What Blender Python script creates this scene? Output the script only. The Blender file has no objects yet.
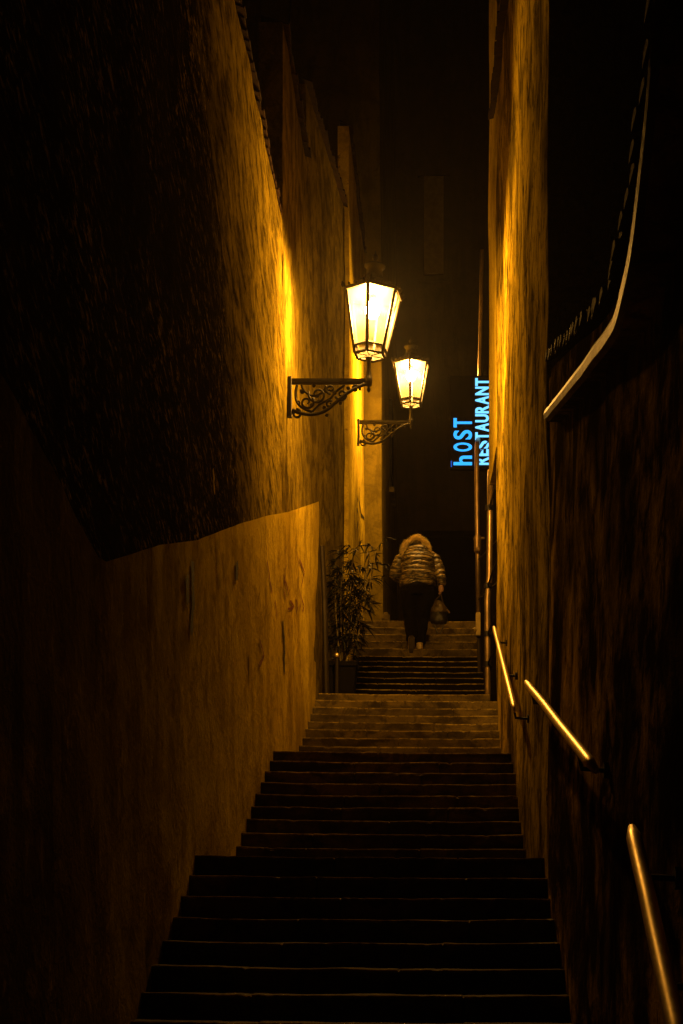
import bpy, bmesh, math, random
from mathutils import Vector, Matrix, noise
random.seed(7)
S = bpy.context.scene
COL = S.collection
PI = math.pi
F, HX, HY = 1500.0, 440.0, 910.0      # focal length in pixels, vanishing point of the alley

def W(px, py, X):
    """measured point of the photo -> point on the upright plane x = X"""
    d = X * F / (px - HX)
    return Vector((X, d, (HY - py) * d / F))

def D(px, py, d):
    return Vector(((px - HX) * d / F, d, (HY - py) * d / F))

# ------------------------------------------------------------------ materials
def new_mat(name):
    m = bpy.data.materials.new(name)
    m.use_nodes = True
    nt = m.node_tree
    b = nt.nodes['Principled BSDF']
    return m, nt, b

def N(nt, t, **kw):
    n = nt.nodes.new(t)
    for k, v in kw.items():
        setattr(n, k, v)
    return n

def ramp(nt, src, stops):
    r = N(nt, 'ShaderNodeValToRGB')
    e = r.color_ramp.elements
    while len(e) < len(stops):
        e.new(0.5)
    for el, (p, c) in zip(e, stops):
        el.position = p
        el.color = (c, c, c, 1) if isinstance(c, (int, float)) else (*c, 1)
    nt.links.new(src, r.inputs[0])
    return r.outputs[0]

def noise_tex(nt, vec, scale, detail=6, rough=0.6, dist=0.0):
    n = N(nt, 'ShaderNodeTexNoise')
    n.inputs['Scale'].default_value = scale
    n.inputs['Detail'].default_value = detail
    n.inputs['Roughness'].default_value = rough
    n.inputs['Distortion'].default_value = dist
    nt.links.new(vec, n.inputs['Vector'])
    return n.outputs['Fac']

def mapping(nt, vec, scale=(1, 1, 1), rot=(0, 0, 0), loc=(0, 0, 0)):
    m = N(nt, 'ShaderNodeMapping')
    m.inputs['Scale'].default_value = scale
    m.inputs['Rotation'].default_value = rot
    m.inputs['Location'].default_value = loc
    nt.links.new(vec, m.inputs['Vector'])
    return m.outputs[0]

def mixc(nt, fac, a, b, mode='MIX'):
    m = N(nt, 'ShaderNodeMix', data_type='RGBA', blend_type=mode)
    for sock, v in ((m.inputs[0], fac), (m.inputs[6], a), (m.inputs[7], b)):
        if isinstance(v, (int, float)):
            sock.default_value = v
        elif isinstance(v, tuple):
            sock.default_value = (*v, 1)
        else:
            nt.links.new(v, sock)
    return m.outputs[2]

def math_n(nt, op, a, b=0.0, clamp=False):
    m = N(nt, 'ShaderNodeMath', operation=op, use_clamp=clamp)
    for i, v in enumerate((a, b)):
        if isinstance(v, (int, float)):
            m.inputs[i].default_value = v
        else:
            nt.links.new(v, m.inputs[i])
    return m.outputs[0]

def plaster(name, base, dark, stain=0.5, streak=(3.0, 3.0, 0.35), rot=(0, 0, 0), bump=0.6, bdist=0.02,
            fine=40, rough=0.85, loc=(0, 0, 0), worn=None, patch=0.45, far=None, wpos=0.64, spec=0.0, blot=0.5):
    """old painted plaster: stains running down, patches, grain"""
    m, nt, b = new_mat(name)
    pos = N(nt, 'ShaderNodeNewGeometry').outputs['Position']
    p = mapping(nt, pos, loc=loc)
    st = mapping(nt, mapping(nt, p, rot=rot), scale=streak)
    n1 = noise_tex(nt, st, 2.2, 8, 0.65, 0.4)
    n2 = noise_tex(nt, p, 1.1, 5, 0.6, 0.3)
    n3 = noise_tex(nt, p, fine, 4, 0.6)
    n4 = noise_tex(nt, st, 6.0, 8, 0.72, 0.5)
    n5 = noise_tex(nt, p, 6.0, 6, 0.65)
    f1 = ramp(nt, n1, [(patch, 0.0), (patch + 0.17, 1.0)])
    f1 = math_n(nt, 'MULTIPLY', f1, stain)
    c = mixc(nt, f1, base, dark)
    c = mixc(nt, math_n(nt, 'MULTIPLY', ramp(nt, n2, [(0.45, 0.0), (0.62, 1.0)]), blot), c, dark)
    n6 = noise_tex(nt, mapping(nt, p, loc=(7, 3, 1)), 4.5, 8, 0.7, 0.6)
    c = mixc(nt, math_n(nt, 'MULTIPLY', ramp(nt, n6, [(0.50, 0.0), (0.60, 1.0)]), blot), c, dark)
    c = mixc(nt, math_n(nt, 'MULTIPLY', ramp(nt, n3, [(0.35, 1.0), (0.6, 0.0)]), 0.22), c, dark)
    if worn:
        c = mixc(nt, ramp(nt, n4, [(wpos, 0.0), (wpos + 0.04, 0.75)]), c, worn)
    if far:                                    # nearer than y = far[0] the wall's shade is painted in as darker colour
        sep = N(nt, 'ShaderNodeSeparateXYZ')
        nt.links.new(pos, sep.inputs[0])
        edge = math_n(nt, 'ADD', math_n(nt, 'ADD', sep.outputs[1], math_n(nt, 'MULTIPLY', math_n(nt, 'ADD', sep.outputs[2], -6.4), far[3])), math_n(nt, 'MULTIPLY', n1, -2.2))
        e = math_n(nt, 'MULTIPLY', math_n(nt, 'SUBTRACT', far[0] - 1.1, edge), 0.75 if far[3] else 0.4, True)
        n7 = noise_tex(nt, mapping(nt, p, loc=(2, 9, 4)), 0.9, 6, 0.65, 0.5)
        c2 = mixc(nt, math_n(nt, 'MULTIPLY', ramp(nt, n4, [(0.53, 0.0), (0.68, 1.0)]), ramp(nt, n7, [(0.42, 0.12), (0.62, 1.0)])), far[1], far[2])  # pale streaks painted in as glints on the shaded stretch
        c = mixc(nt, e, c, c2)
    nt.links.new(c, b.inputs['Base Color'])
    b.inputs['Roughness'].default_value = rough
    b.inputs['Specular IOR Level'].default_value = spec
    h = math_n(nt, 'ADD', math_n(nt, 'ADD', math_n(nt, 'MULTIPLY', n4, 0.8), math_n(nt, 'MULTIPLY', n5, 0.5)), math_n(nt, 'MULTIPLY', n3, 0.3))
    h = math_n(nt, 'ADD', h, math_n(nt, 'MULTIPLY', f1, -0.5))
    bp = N(nt, 'ShaderNodeBump')
    bp.inputs['Strength'].default_value = bump
    bp.inputs['Distance'].default_value = bdist
    nt.links.new(h, bp.inputs['Height'])
    nt.links.new(bp.outputs[0], b.inputs['Normal'])
    return m

def simple(name, col, rough=0.6, metal=0.0, var=0.3, scale=8.0, bump=0.15, bdist=0.004, spec=0.4):
    m, nt, b = new_mat(name)
    pos = N(nt, 'ShaderNodeTexCoord').outputs['Object']
    n = noise_tex(nt, pos, scale, 6, 0.6)
    n2 = noise_tex(nt, pos, scale * 6, 4, 0.6)
    k = tuple(max(0.0, v * (1 - var)) for v in col)
    c = mixc(nt, ramp(nt, n, [(0.35, 0.0), (0.65, 1.0)]), k, col)
    nt.links.new(c, b.inputs['Base Color'])
    nt.links.new(ramp(nt, n2, [(0.2, max(0.05, rough - 0.12)), (0.8, min(1, rough + 0.12))]), b.inputs['Roughness'])
    b.inputs['Metallic'].default_value = metal
    b.inputs['Specular IOR Level'].default_value = spec
    bp = N(nt, 'ShaderNodeBump')
    bp.inputs['Strength'].default_value = bump
    bp.inputs['Distance'].default_value = bdist
    nt.links.new(n2, bp.inputs['Height'])
    nt.links.new(bp.outputs[0], b.inputs['Normal'])
    return m

def emit(name, col, strength):
    m = bpy.data.materials.new(name)
    m.use_nodes = True
    nt = m.node_tree
    nt.nodes.clear()
    e = N(nt, 'ShaderNodeEmission')
    e.inputs[0].default_value = (*col, 1)
    e.inputs[1].default_value = strength
    o = N(nt, 'ShaderNodeOutputMaterial')
    nt.links.new(e.outputs[0], o.inputs[0])
    return m

OCH = (0.50, 0.40, 0.13)
M = {}
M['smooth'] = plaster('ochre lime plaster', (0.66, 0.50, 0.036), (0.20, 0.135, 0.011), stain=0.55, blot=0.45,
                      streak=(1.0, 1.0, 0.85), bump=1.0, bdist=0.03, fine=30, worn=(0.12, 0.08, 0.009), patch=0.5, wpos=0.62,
                      far=(8.2, (0.16, 0.11, 0.010), (0.60, 0.42, 0.03), 0.0))  # fading lamplight on the near stretch, put into the colour
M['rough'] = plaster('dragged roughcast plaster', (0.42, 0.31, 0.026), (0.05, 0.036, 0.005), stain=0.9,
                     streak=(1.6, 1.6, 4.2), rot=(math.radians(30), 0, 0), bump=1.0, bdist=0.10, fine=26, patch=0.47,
                     far=(9.9, (0.022, 0.016, 0.002), (0.62, 0.43, 0.03), 0.62))  # tilted shade edge and glints of the near stretch, as colour
M['house'] = plaster('brown house plaster', (0.22, 0.165, 0.016), (0.05, 0.036, 0.005), stain=0.8,
                     streak=(1.6, 1.6, 1.3), bump=0.8, bdist=0.03, fine=24)
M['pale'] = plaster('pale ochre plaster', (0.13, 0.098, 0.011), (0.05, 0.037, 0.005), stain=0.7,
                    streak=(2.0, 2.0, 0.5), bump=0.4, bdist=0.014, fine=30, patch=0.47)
M['right'] = plaster('peeling ochre plaster', (0.50, 0.365, 0.028), (0.02, 0.014, 0.002), stain=0.96, blot=0.72,
                     streak=(1.3, 1.3, 0.7), bump=1.0, bdist=0.03, fine=26, loc=(3.1, 5.2, 0.7), patch=0.50,
                     worn=(0.012, 0.009, 0.002), wpos=0.57)
M['near'] = plaster('grimy ochre plaster', (0.72, 0.46, 0.03), (0.03, 0.02, 0.003), stain=0.97, blot=0.85,
                    streak=(0.7, 0.7, 0.8), bump=0.9, bdist=0.03, fine=26, loc=(1.3, 0.2, 4.1), patch=0.40)
M['rim'] = plaster('plaster of the lit cornice rim', (0.20, 0.145, 0.015), (0.06, 0.042, 0.005), stain=0.7, streak=(3, 3, 3), bump=0.4, bdist=0.01, spec=0.10, rough=0.55)  # light along the rim is put into this tone
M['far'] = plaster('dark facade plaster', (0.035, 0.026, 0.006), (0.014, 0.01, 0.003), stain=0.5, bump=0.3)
M['stone'] = plaster('worn grey granite', (0.17, 0.125, 0.03), (0.03, 0.022, 0.007), stain=0.9, blot=0.7, streak=(1.4, 2.5, 2.5),
                     bump=0.5, bdist=0.006, fine=60, rough=0.7, spec=0.1)
M['darkstone'] = plaster('near black granite', (0.009, 0.007, 0.003), (0.004, 0.003, 0.001), stain=0.6, streak=(1.4, 2.5, 2.5),
                         bump=0.5, bdist=0.006, fine=60, rough=0.75)  # almost black tone, far darker than the other granite
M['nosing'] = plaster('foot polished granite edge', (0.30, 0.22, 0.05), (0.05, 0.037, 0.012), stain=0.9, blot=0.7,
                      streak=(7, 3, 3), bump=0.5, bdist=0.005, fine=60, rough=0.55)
M['tile'] = simple('old clay roof tile', (0.05, 0.024, 0.009), 0.9, 0, 0.6, 9, 0.5, 0.01, 0.06)
M['iron'] = simple('black painted iron', (0.015, 0.012, 0.008), 0.6, 0.0, 0.4, 14, 0.4, 0.004, 0.3)
M['brass'] = simple('polished handrail metal', (0.92, 0.72, 0.34), 0.42, 1.0, 0.12, 6, 0.05, 0.001)
M['pipe'] = simple('weathered copper pipe', (0.55, 0.40, 0.20), 0.38, 0.8, 0.45, 5, 0.2, 0.002)
M['darkpipe'] = simple('dark painted pipe', (0.04, 0.03, 0.015), 0.5, 0.5, 0.4, 6, 0.2, 0.002)
M['metalbox'] = simple('ochre painted steel', (0.40, 0.30, 0.06), 0.5, 0.2, 0.4, 12, 0.3, 0.003)
M['panel'] = simple('matt black sign panel', (0.006, 0.006, 0.007), 0.8, 0.0, 0.2, 8, 0.05, 0.001, 0.0)
M['leaf'] = simple('bamboo leaf', (0.014, 0.015, 0.004), 0.6, 0, 0.5, 4, 0.1, 0.002, 0.2)
M['cane'] = simple('bamboo cane', (0.20, 0.16, 0.06), 0.45, 0, 0.4, 8, 0.1, 0.002)
M['soil'] = simple('potting soil', (0.03, 0.02, 0.012), 0.95, 0, 0.4, 30, 0.8, 0.01)
M['planter'] = simple('black planter plastic', (0.006, 0.005, 0.004), 0.8, 0, 0.3, 8, 0.1, 0.002, 0.1)
M['skin'] = simple('skin', (0.50, 0.30, 0.20), 0.5, 0, 0.1, 20, 0.1, 0.001)
M['trouser'] = simple('black trouser cloth', (0.005, 0.004, 0.003), 0.9, 0, 0.3, 30, 0.4, 0.004, 0.1)
M['hair'] = simple('dark brown hair', (0.05, 0.03, 0.015), 0.6, 0, 0.4, 30, 0.4, 0.003)
M['fur'] = simple('fawn fur trim', (0.95, 0.80, 0.36), 0.9, 0, 0.4, 22, 0.5, 0.004)
M['shoe'] = simple('beige shoe leather', (0.6, 0.46, 0.2), 0.6, 0, 0.3, 14, 0.2, 0.002)
M['sole'] = simple('dark shoe sole', (0.06, 0.045, 0.03), 0.8, 0, 0.3, 14, 0.2, 0.002)
M['bagdark'] = simple('black bag leather', (0.016, 0.013, 0.011), 0.45, 0, 0.3, 12, 0.3, 0.003)
M['bagtan'] = simple('olive tan bag leather', (0.11, 0.075, 0.02), 0.5, 0, 0.4, 12, 0.3, 0.003)
M['redpaint'] = simple('faded red spray paint', (0.20, 0.035, 0.006), 0.8, 0, 0.5, 20, 0.2, 0.002)
M['blackpaint'] = simple('black spray paint', (0.02, 0.016, 0.01), 0.7, 0, 0.3, 20, 0.2, 0.002)
M['limewash'] = simple('bare lime render', (0.55, 0.42, 0.05), 0.9, 0, 0.4, 20, 0.3, 0.003, 0.0)
M['blind'] = simple('closed wooden shutter', (0.22, 0.16, 0.07), 0.8, 0, 0.3, 10, 0.3, 0.004)
M['earth'] = simple('dark paving', (0.05, 0.045, 0.035), 0.9, 0, 0.4, 3, 0.4, 0.01)

# jacket: horizontally mottled quilting
m, nt, b = new_mat('mottled quilted jacket cloth')
pos = N(nt, 'ShaderNodeTexCoord').outputs['Object']
n = noise_tex(nt, mapping(nt, pos, scale=(8, 8, 30)), 1.0, 4, 0.65, 1.4)
nt.links.new(mixc(nt, ramp(nt, n, [(0.48, 0.0), (0.58, 1.0)]), (0.02, 0.015, 0.008), (0.26, 0.19, 0.055)), b.inputs['Base Color'])
b.inputs['Roughness'].default_value = 0.5
bp = N(nt, 'ShaderNodeBump'); bp.inputs['Strength'].default_value = 0.5; bp.inputs['Distance'].default_value = 0.01
nt.links.new(noise_tex(nt, pos, 25, 4), bp.inputs['Height']); nt.links.new(bp.outputs[0], b.inputs['Normal'])
M['jacket'] = m

LAMPCOL = (1.0, 0.475, 0.08)
M['bulb'] = emit('sodium bulb', LAMPCOL, 3200)
# milky lantern glass: part clear, part scattering
m = bpy.data.materials.new('milky lantern glass'); m.use_nodes = True
nt = m.node_tree; nt.nodes.clear()
tr = N(nt, 'ShaderNodeBsdfTransparent'); tr.inputs[0].default_value = (1, 0.97, 0.9, 1)
tl = N(nt, 'ShaderNodeBsdfTranslucent'); tl.inputs[0].default_value = (0.9, 0.85, 0.8, 1)
mx = N(nt, 'ShaderNodeMixShader')
tc = N(nt, 'ShaderNodeTexCoord').outputs['Object']
nt.links.new(ramp(nt, noise_tex(nt, tc, 7, 4), [(0.3, 0.018), (0.7, 0.05)]), mx.inputs[0])
nt.links.new(tr.outputs[0], mx.inputs[1]); nt.links.new(tl.outputs[0], mx.inputs[2])
o = N(nt, 'ShaderNodeOutputMaterial'); nt.links.new(mx.outputs[0], o.inputs[0])
M['glass'] = m
M['neon'] = emit('blue lit letters', (0.03, 0.38, 1.0), 1.5)
M['neonw'] = emit('pale blue lit letters', (0.16, 0.58, 1.0), 1.6)
M['neonedge'] = emit('blue lit edge', (0.02, 0.16, 0.9), 0.5)

# ------------------------------------------------------------------ helpers
def link(name, bm, mat, parent=None, smooth=False, loc=None):
    """bm holds world coordinates; the mesh is stored relative to its parent (or to loc)"""
    me = bpy.data.meshes.new(name)
    org = Vector(parent['org']) if parent is not None else Vector(loc or (0, 0, 0))
    bm.normal_update()
    bmesh.ops.translate(bm, verts=bm.verts, vec=-org)
    bm.to_mesh(me); bm.free()
    mats = mat if isinstance(mat, (list, tuple)) else [mat]
    for k in mats:
        me.materials.append(k)
    if smooth:
        for p in me.polygons:
            p.use_smooth = True
    o = bpy.data.objects.new(name, me)
    COL.objects.link(o)
    if parent is not None:
        o.parent = parent
        o['org'] = tuple(org)
        o.location = (0, 0, 0)
    else:
        o.location = org
        o['org'] = tuple(org)
    return o

def thing(name, label, cat, loc, group=None, kind=None):
    o = bpy.data.objects.new(name, None)
    o.empty_display_size = 0.1
    COL.objects.link(o)
    o.location = loc
    o['org'] = tuple(loc)
    if label: o['label'] = label
    if cat: o['category'] = cat
    if group: o['group'] = group
    if kind: o['kind'] = kind
    return o

def box(bm, lo, hi, rot=None, piv=None):
    lo, hi = Vector(lo), Vector(hi)
    vs = [bm.verts.new((x, y, z)) for x in (lo.x, hi.x) for y in (lo.y, hi.y) for z in (lo.z, hi.z)]
    for f in ((0, 1, 3, 2), (4, 6, 7, 5), (0, 4, 5, 1), (2, 3, 7, 6), (0, 2, 6, 4), (1, 5, 7, 3)):
        bm.faces.new([vs[i] for i in f])
    if rot:
        c = Vector(piv) if piv else (lo + hi) / 2
        bmesh.ops.rotate(bm, verts=vs, cent=c, matrix=rot)
    return vs

def tube(bm, pts, rad, n=10, caps=True, ry=None, up=None):
    """tube through pts; rad number or list; ry gives a second (elliptic) radius"""
    pts = [Vector(p) for p in pts]
    k = len(pts)
    rad = [rad] * k if isinstance(rad, (int, float)) else list(rad)
    ry = rad if ry is None else ([ry] * k if isinstance(ry, (int, float)) else list(ry))
    rings = []
    ref = Vector(up) if up else None
    prev = None
    for i, p in enumerate(pts):
        t = (pts[min(i + 1, k - 1)] - pts[max(i - 1, 0)]).normalized()
        if prev is None:
            a = ref if ref else (Vector((0, 0, 1)) if abs(t.z) < 0.9 else Vector((0, 1, 0)))
            u = (a - t * a.dot(t)).normalized()
        else:
            a = ref if ref else prev
            u = (a - t * a.dot(t)).normalized()
        prev = u
        v = t.cross(u)
        rings.append([bm.verts.new(p + v * (rad[i] * math.cos(2 * PI * j / n)) + u * (ry[i] * math.sin(2 * PI * j / n))) for j in range(n)])
    for a, c in zip(rings, rings[1:]):
        for j in range(n):
            bm.faces.new((a[j], a[(j + 1) % n], c[(j + 1) % n], c[j]))
    if caps:
        bm.faces.new(rings[0][::-1]); bm.faces.new(rings[-1])
    return rings

def lathe(bm, c, prof, n=16, tilt=None, rotz=0.0):
    c = Vector(c); rings = []
    vs = []
    for r, z in prof:
        ring = []
        for j in range(n):
            a = 2 * PI * j / n + rotz
            v = bm.verts.new(c + Vector((r * math.cos(a), r * math.sin(a), z)))
            ring.append(v); vs.append(v)
        rings.append(ring)
    for a, d in zip(rings, rings[1:]):
        for j in range(n):
            bm.faces.new((a[j], a[(j + 1) % n], d[(j + 1) % n], d[j]))
    bm.faces.new(rings[0][::-1]); bm.faces.new(rings[-1])
    return vs

def lerp_table(t, x):
    if x <= t[0][0]: return t[0][1]
    for (a, b_), (c, d) in zip(t, t[1:]):
        if x <= c:
            return b_ + (d - b_) * (x - a) / (c - a)
    return t[-1][1]

def wall(name, mat, parent, path, z0, z1, thick, side, du=0.14, dv=0.16, amp=0.015, seed=0.0, batter=0.0, nscale=0.8, drop=0.0):
    """upright slab. path = plan points of its visible face; side=+1: face looks to +x (left wall), -1: to -x.
       z1 may be a function of y. The face is a displaced grid, back, top and ends are closed."""
    pts = [Vector((x, y)) for x, y in path]
    L = [0.0]
    for a, c in zip(pts, pts[1:]): L.append(L[-1] + (c - a).length)
    nu = max(2, int(L[-1] / du))
    us = sorted(set([L[-1] * i / nu for i in range(nu + 1)]))
    f0 = z0 if callable(z0) else (lambda y: z0)
    f1 = z1 if callable(z1) else (lambda y: z1)
    hmax = max(f1(p.y) - f0(p.y) for p in pts)
    nv = max(2, int(hmax / dv))
    bm = bmesh.new()
    cols, backs = [], []
    for u in us:
        for i in range(len(L) - 1):
            if u <= L[i + 1] + 1e-9: break
        t = (u - L[i]) / (L[i + 1] - L[i])
        p = pts[i].lerp(pts[i + 1], t)
        tan = (pts[i + 1] - pts[i]).normalized()
        nrm = Vector((tan.y, -tan.x))
        if nrm.x * side < 0: nrm = -nrm
        a0, a1 = f0(p.y), f1(p.y)
        col = []
        for j in range(nv + 1):
            z = a0 + (a1 - a0) * j / nv
            q = Vector((p.x, p.y, z))
            dn = noise.noise(Vector((q.y * nscale, q.z * nscale, seed))) * amp + noise.noise(Vector((q.y * 3.1, q.z * 2.3, seed + 9))) * amp * 0.45
            dn -= batter * (z - a0)
            col.append(bm.verts.new(q + Vector((nrm.x, nrm.y, 0)) * dn))
        cols.append(col)
        backs.append((bm.verts.new((p.x - side * thick, p.y, a0)), bm.verts.new((p.x - side * thick, p.y, a1 - drop))))
    for a, c in zip(cols, cols[1:]):
        for j in range(nv):
            bm.faces.new((a[j], c[j], c[j + 1], a[j + 1]))
    for i in range(len(us) - 1):
        bm.faces.new((cols[i][-1], cols[i + 1][-1], backs[i + 1][1], backs[i][1]))
        bm.faces.new((cols[i][0], backs[i][0], backs[i + 1][0], cols[i + 1][0]))
        bm.faces.new((backs[i][0], backs[i][1], backs[i + 1][1], backs[i + 1][0]))
    for k in (0, -1):
        bm.faces.new([backs[k][0]] + cols[k] + [backs[k][1]])
    bmesh.ops.recalc_face_normals(bm, faces=bm.faces)
    return link(name, bm, mat, parent)

def coping(name, parent, path, ztop, thick, side, over=0.08, pitch=0.16, rise=0.16):
    """row of barrel clay tiles across the top of a wall, sloping to the visible face"""
    pts = [Vector((x, y)) for x, y in path]
    f1 = ztop if callable(ztop) else (lambda y: ztop)
    bm = bmesh.new()
    for a, c in zip(pts, pts[1:]):
        L = (c - a).length
        n = max(1, round(L / pitch))
        for i in range(n):
            p = a.lerp(c, (i + 0.5) / n)
            q = a.lerp(c, min(1, (i + 1.0) / n))
            h = f1(p.y)
            sl = (f1(q.y) - f1(p.y))
            w = pitch * 0.56
            jz = random.uniform(-0.008, 0.008); jx = random.uniform(-0.012, 0.012)
            x0 = p.x + side * (over + jx); x1 = p.x - side * thick
            # cover tile: half barrel from eave to ridge
            m = 7
            ra, rb = [], []
            for k in range(m + 1):
                th = PI * k / m
                dy = math.cos(th) * w; dz = math.sin(th) * pitch * 0.32
                ra.append(bm.verts.new((x0, p.y + dy, h + dz + jz + 0.02)))
                rb.append(bm.verts.new((x1, p.y + dy, h + dz + jz + rise + 0.02)))
            for k in range(m):
                bm.faces.new((ra[k], ra[k + 1], rb[k + 1], rb[k]))
            bm.faces.new(ra[::-1]); bm.faces.new(rb); bm.faces.new((ra[0], rb[0], rb[-1], ra[-1]))
    bmesh.ops.recalc_face_normals(bm, faces=bm.faces)
    return link(name, bm, M['tile'], parent)

# ------------------------------------------------------------------ setting: ground, stairs
bm = bmesh.new()
box(bm, (-60, -30, -4.2), (60, 80, -4.0))
g = link('ground', bm, M['earth']); g['kind'] = 'structure'

TILT = -0.009
def step_block(bm, x0, x1, y, z, r, depth, seed, slope=0.0):
    """one stone step: riser, rounded worn nosing, tread; a displaced cross grid"""
    nx = 26
    rr = 0.014
    prof = [(0.0, -r - 0.03, 0)]
    prof.append((0.0, -rr * 1.6, 0))
    for k in range(5):
        a = (PI / 2) * k / 4
        prof.append((rr - rr * math.cos(a), -rr + rr * math.sin(a), 1))
    prof.append((0.05, 0.0, 1)); prof.append((depth * 0.6, 0.0, 0)); prof.append((depth + 0.02, slope, 0))
    prof.append((depth + 0.02, -r - 0.03, 0))
    rings = []
    rs_ = random.Random(seed)
    joints = [x0 + (x1 - x0) * q for q in ((rs_.uniform(.25, .42), rs_.uniform(.6, .8)) if seed % 3 else (rs_.uniform(.4, .6),))]
    chips = [(rs_.uniform(x0, x1), rs_.uniform(.015, .04), rs_.uniform(.003, .009)) for _ in range(4)]
    xs_ = sorted([(x0 + (x1 - x0) * i / nx, 0) for i in range(nx + 1)] + [(j + d_, abs(d_) < .004) for j in joints for d_ in (-.007, -.002, .002, .007)]
                 + [(c_[0] + d_, 0) for c_ in chips for d_ in (-c_[1], 0, c_[1]) if x0 < c_[0] + d_ < x1])
    jof = {j: rs_.uniform(-.004, .004) for j in joints}
    for x, isj in xs_:
        mid = 1 - abs((x - x0) / (x1 - x0) * 2 - 1) ** 3
        ring = []
        for (py, pz, nz) in prof:
            w = noise.noise(Vector((x * 3.3, seed * 7.7, py * 4))) * 0.006 + noise.noise(Vector((x * 11, seed * 3.1, 4))) * 0.003
            cut = 0.012 if isj else 0.0
            for c_ in chips: cut += c_[2] * max(0, 1 - abs(x - c_[0]) / c_[1]) if nz else 0
            w += sum(v_ for j, v_ in jof.items() if x > j) - cut * (0.7 if nz else 0.0)
            zz = z + pz + TILT * x - (0.008 * mid if pz > -0.03 else 0) + (w if pz > -0.05 else 0)
            yy = y + py + (noise.noise(Vector((x * 2.1, seed * 5.3, 1))) * 0.012 + cut if py < 0.04 else 0)
            ring.append(bm.verts.new((x, yy, zz)))
        rings.append(ring)
    k = len(prof)
    for a, c in zip(rings, rings[1:]):
        for j in range(k):
            f = bm.faces.new((a[j], c[j], c[(j + 1) % k], a[(j + 1) % k]))
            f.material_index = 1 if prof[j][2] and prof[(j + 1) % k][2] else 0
            f.smooth = bool(prof[j][2])
    bm.faces.new(rings[0]); bm.faces.new(rings[-1][::-1])
    bmesh.ops.recalc_face_normals(bm, faces=bm.faces)

FL = [  # first nosing y, z ; last nosing y, z ; risers between ; material ; x range ; landing end y, z
    (3.60, -2.046, 8.57, 0.303, 20, 'stone', (-1.46, 0.66), (10.36, 0.314)),
    (10.34, 0.427, 12.60, 1.331, 8, 'stone', (-1.46, 0.66), (14.87, 1.500)),
    (14.85, 1.619, 17.14, 2.470, 7, 'stone', (-1.46, 0.66), (18.22, 2.560)),
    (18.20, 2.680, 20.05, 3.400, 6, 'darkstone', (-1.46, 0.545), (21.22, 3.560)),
    (21.20, 3.700, 22.40, 4.320, 4, 'stone', (-1.30, 0.56), (40.0, 4.55)),
]
for fi, (y0, z0, y1, z1, n, mt, (xa, xb), (ly, lz)) in enumerate(FL):
    st = thing('stairs', None, None, (-0.4, y0, z0), kind='structure')
    r = (z1 - z0) / n; td = (y1 - y0) / n
    for i in range(n + 1):
        y = y0 + td * i; z = z0 + r * i
        xx1 = xb - (0.09 if (fi == 2 and i == n) else 0)
        bm = bmesh.new()
        last = i == n
        step_block(bm, xa, xx1, y, z, r if i else (0.30 if fi else r), (ly - y1) if last else td, fi * 31 + i, (lz - z1) if last else 0.0)
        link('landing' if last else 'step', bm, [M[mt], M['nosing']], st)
    # body under the flight
    bm = bmesh.new()
    zb = -4.0
    poly = [(y0 + 0.03, zb), (y0 + 0.03, z0 - r - 0.02), (y1 + 0.03, z1 - r - 0.02), (ly, lz - 0.2), (ly, zb)]
    va = [bm.verts.new((xa + 0.01, a, c)) for a, c in poly]; vb = [bm.verts.new((xb - 0.01, a, c)) for a, c in poly]
    bm.faces.new(va); bm.faces.new(vb[::-1])
    for i in range(5):
        bm.faces.new((va[i], va[(i + 1) % 5], vb[(i + 1) % 5], vb[i]))
    bmesh.ops.recalc_face_normals(bm, faces=bm.faces)
    link('stair_base', bm, M['darkstone'], st)
bm = bmesh.new()
box(bm, (-1.46, -4, -4.0), (0.66, 3.62, -2.15))
g = link('pavement', bm, M['stone']); g['kind'] = 'structure'

# ------------------------------------------------------------------ left side walls
ledge = [(-4, 2.6), (3.2, 2.05), (4.77, 1.72), (6.18, 1.43), (7.4, 1.80), (8.6, 2.12), (10.0, 2.55), (12.0, 3.15), (14.0, 3.72), (16.0, 4.32), (17.5, 4.78), (18.4, 5.0)]
LZ = lambda y: lerp_table(ledge, y)

L1 = thing('retaining_wall', 'tall dark roughcast wall lining the near left of the steps above a smooth ochre lower band', 'wall', (-1.5, 6, -2.1))
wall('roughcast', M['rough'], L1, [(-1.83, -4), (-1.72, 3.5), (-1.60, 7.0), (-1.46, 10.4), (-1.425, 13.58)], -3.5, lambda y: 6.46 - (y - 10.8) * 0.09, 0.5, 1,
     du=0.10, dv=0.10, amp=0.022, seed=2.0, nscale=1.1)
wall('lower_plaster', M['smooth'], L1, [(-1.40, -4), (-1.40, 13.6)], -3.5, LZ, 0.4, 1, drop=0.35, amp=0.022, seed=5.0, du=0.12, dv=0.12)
coping('coping', L1, [(-1.43, 5.0), (-1.43, 13.5)], lambda y: 6.44 - (y - 10.8) * 0.09, 0.4, 1, over=0.02, pitch=0.12)

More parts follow.
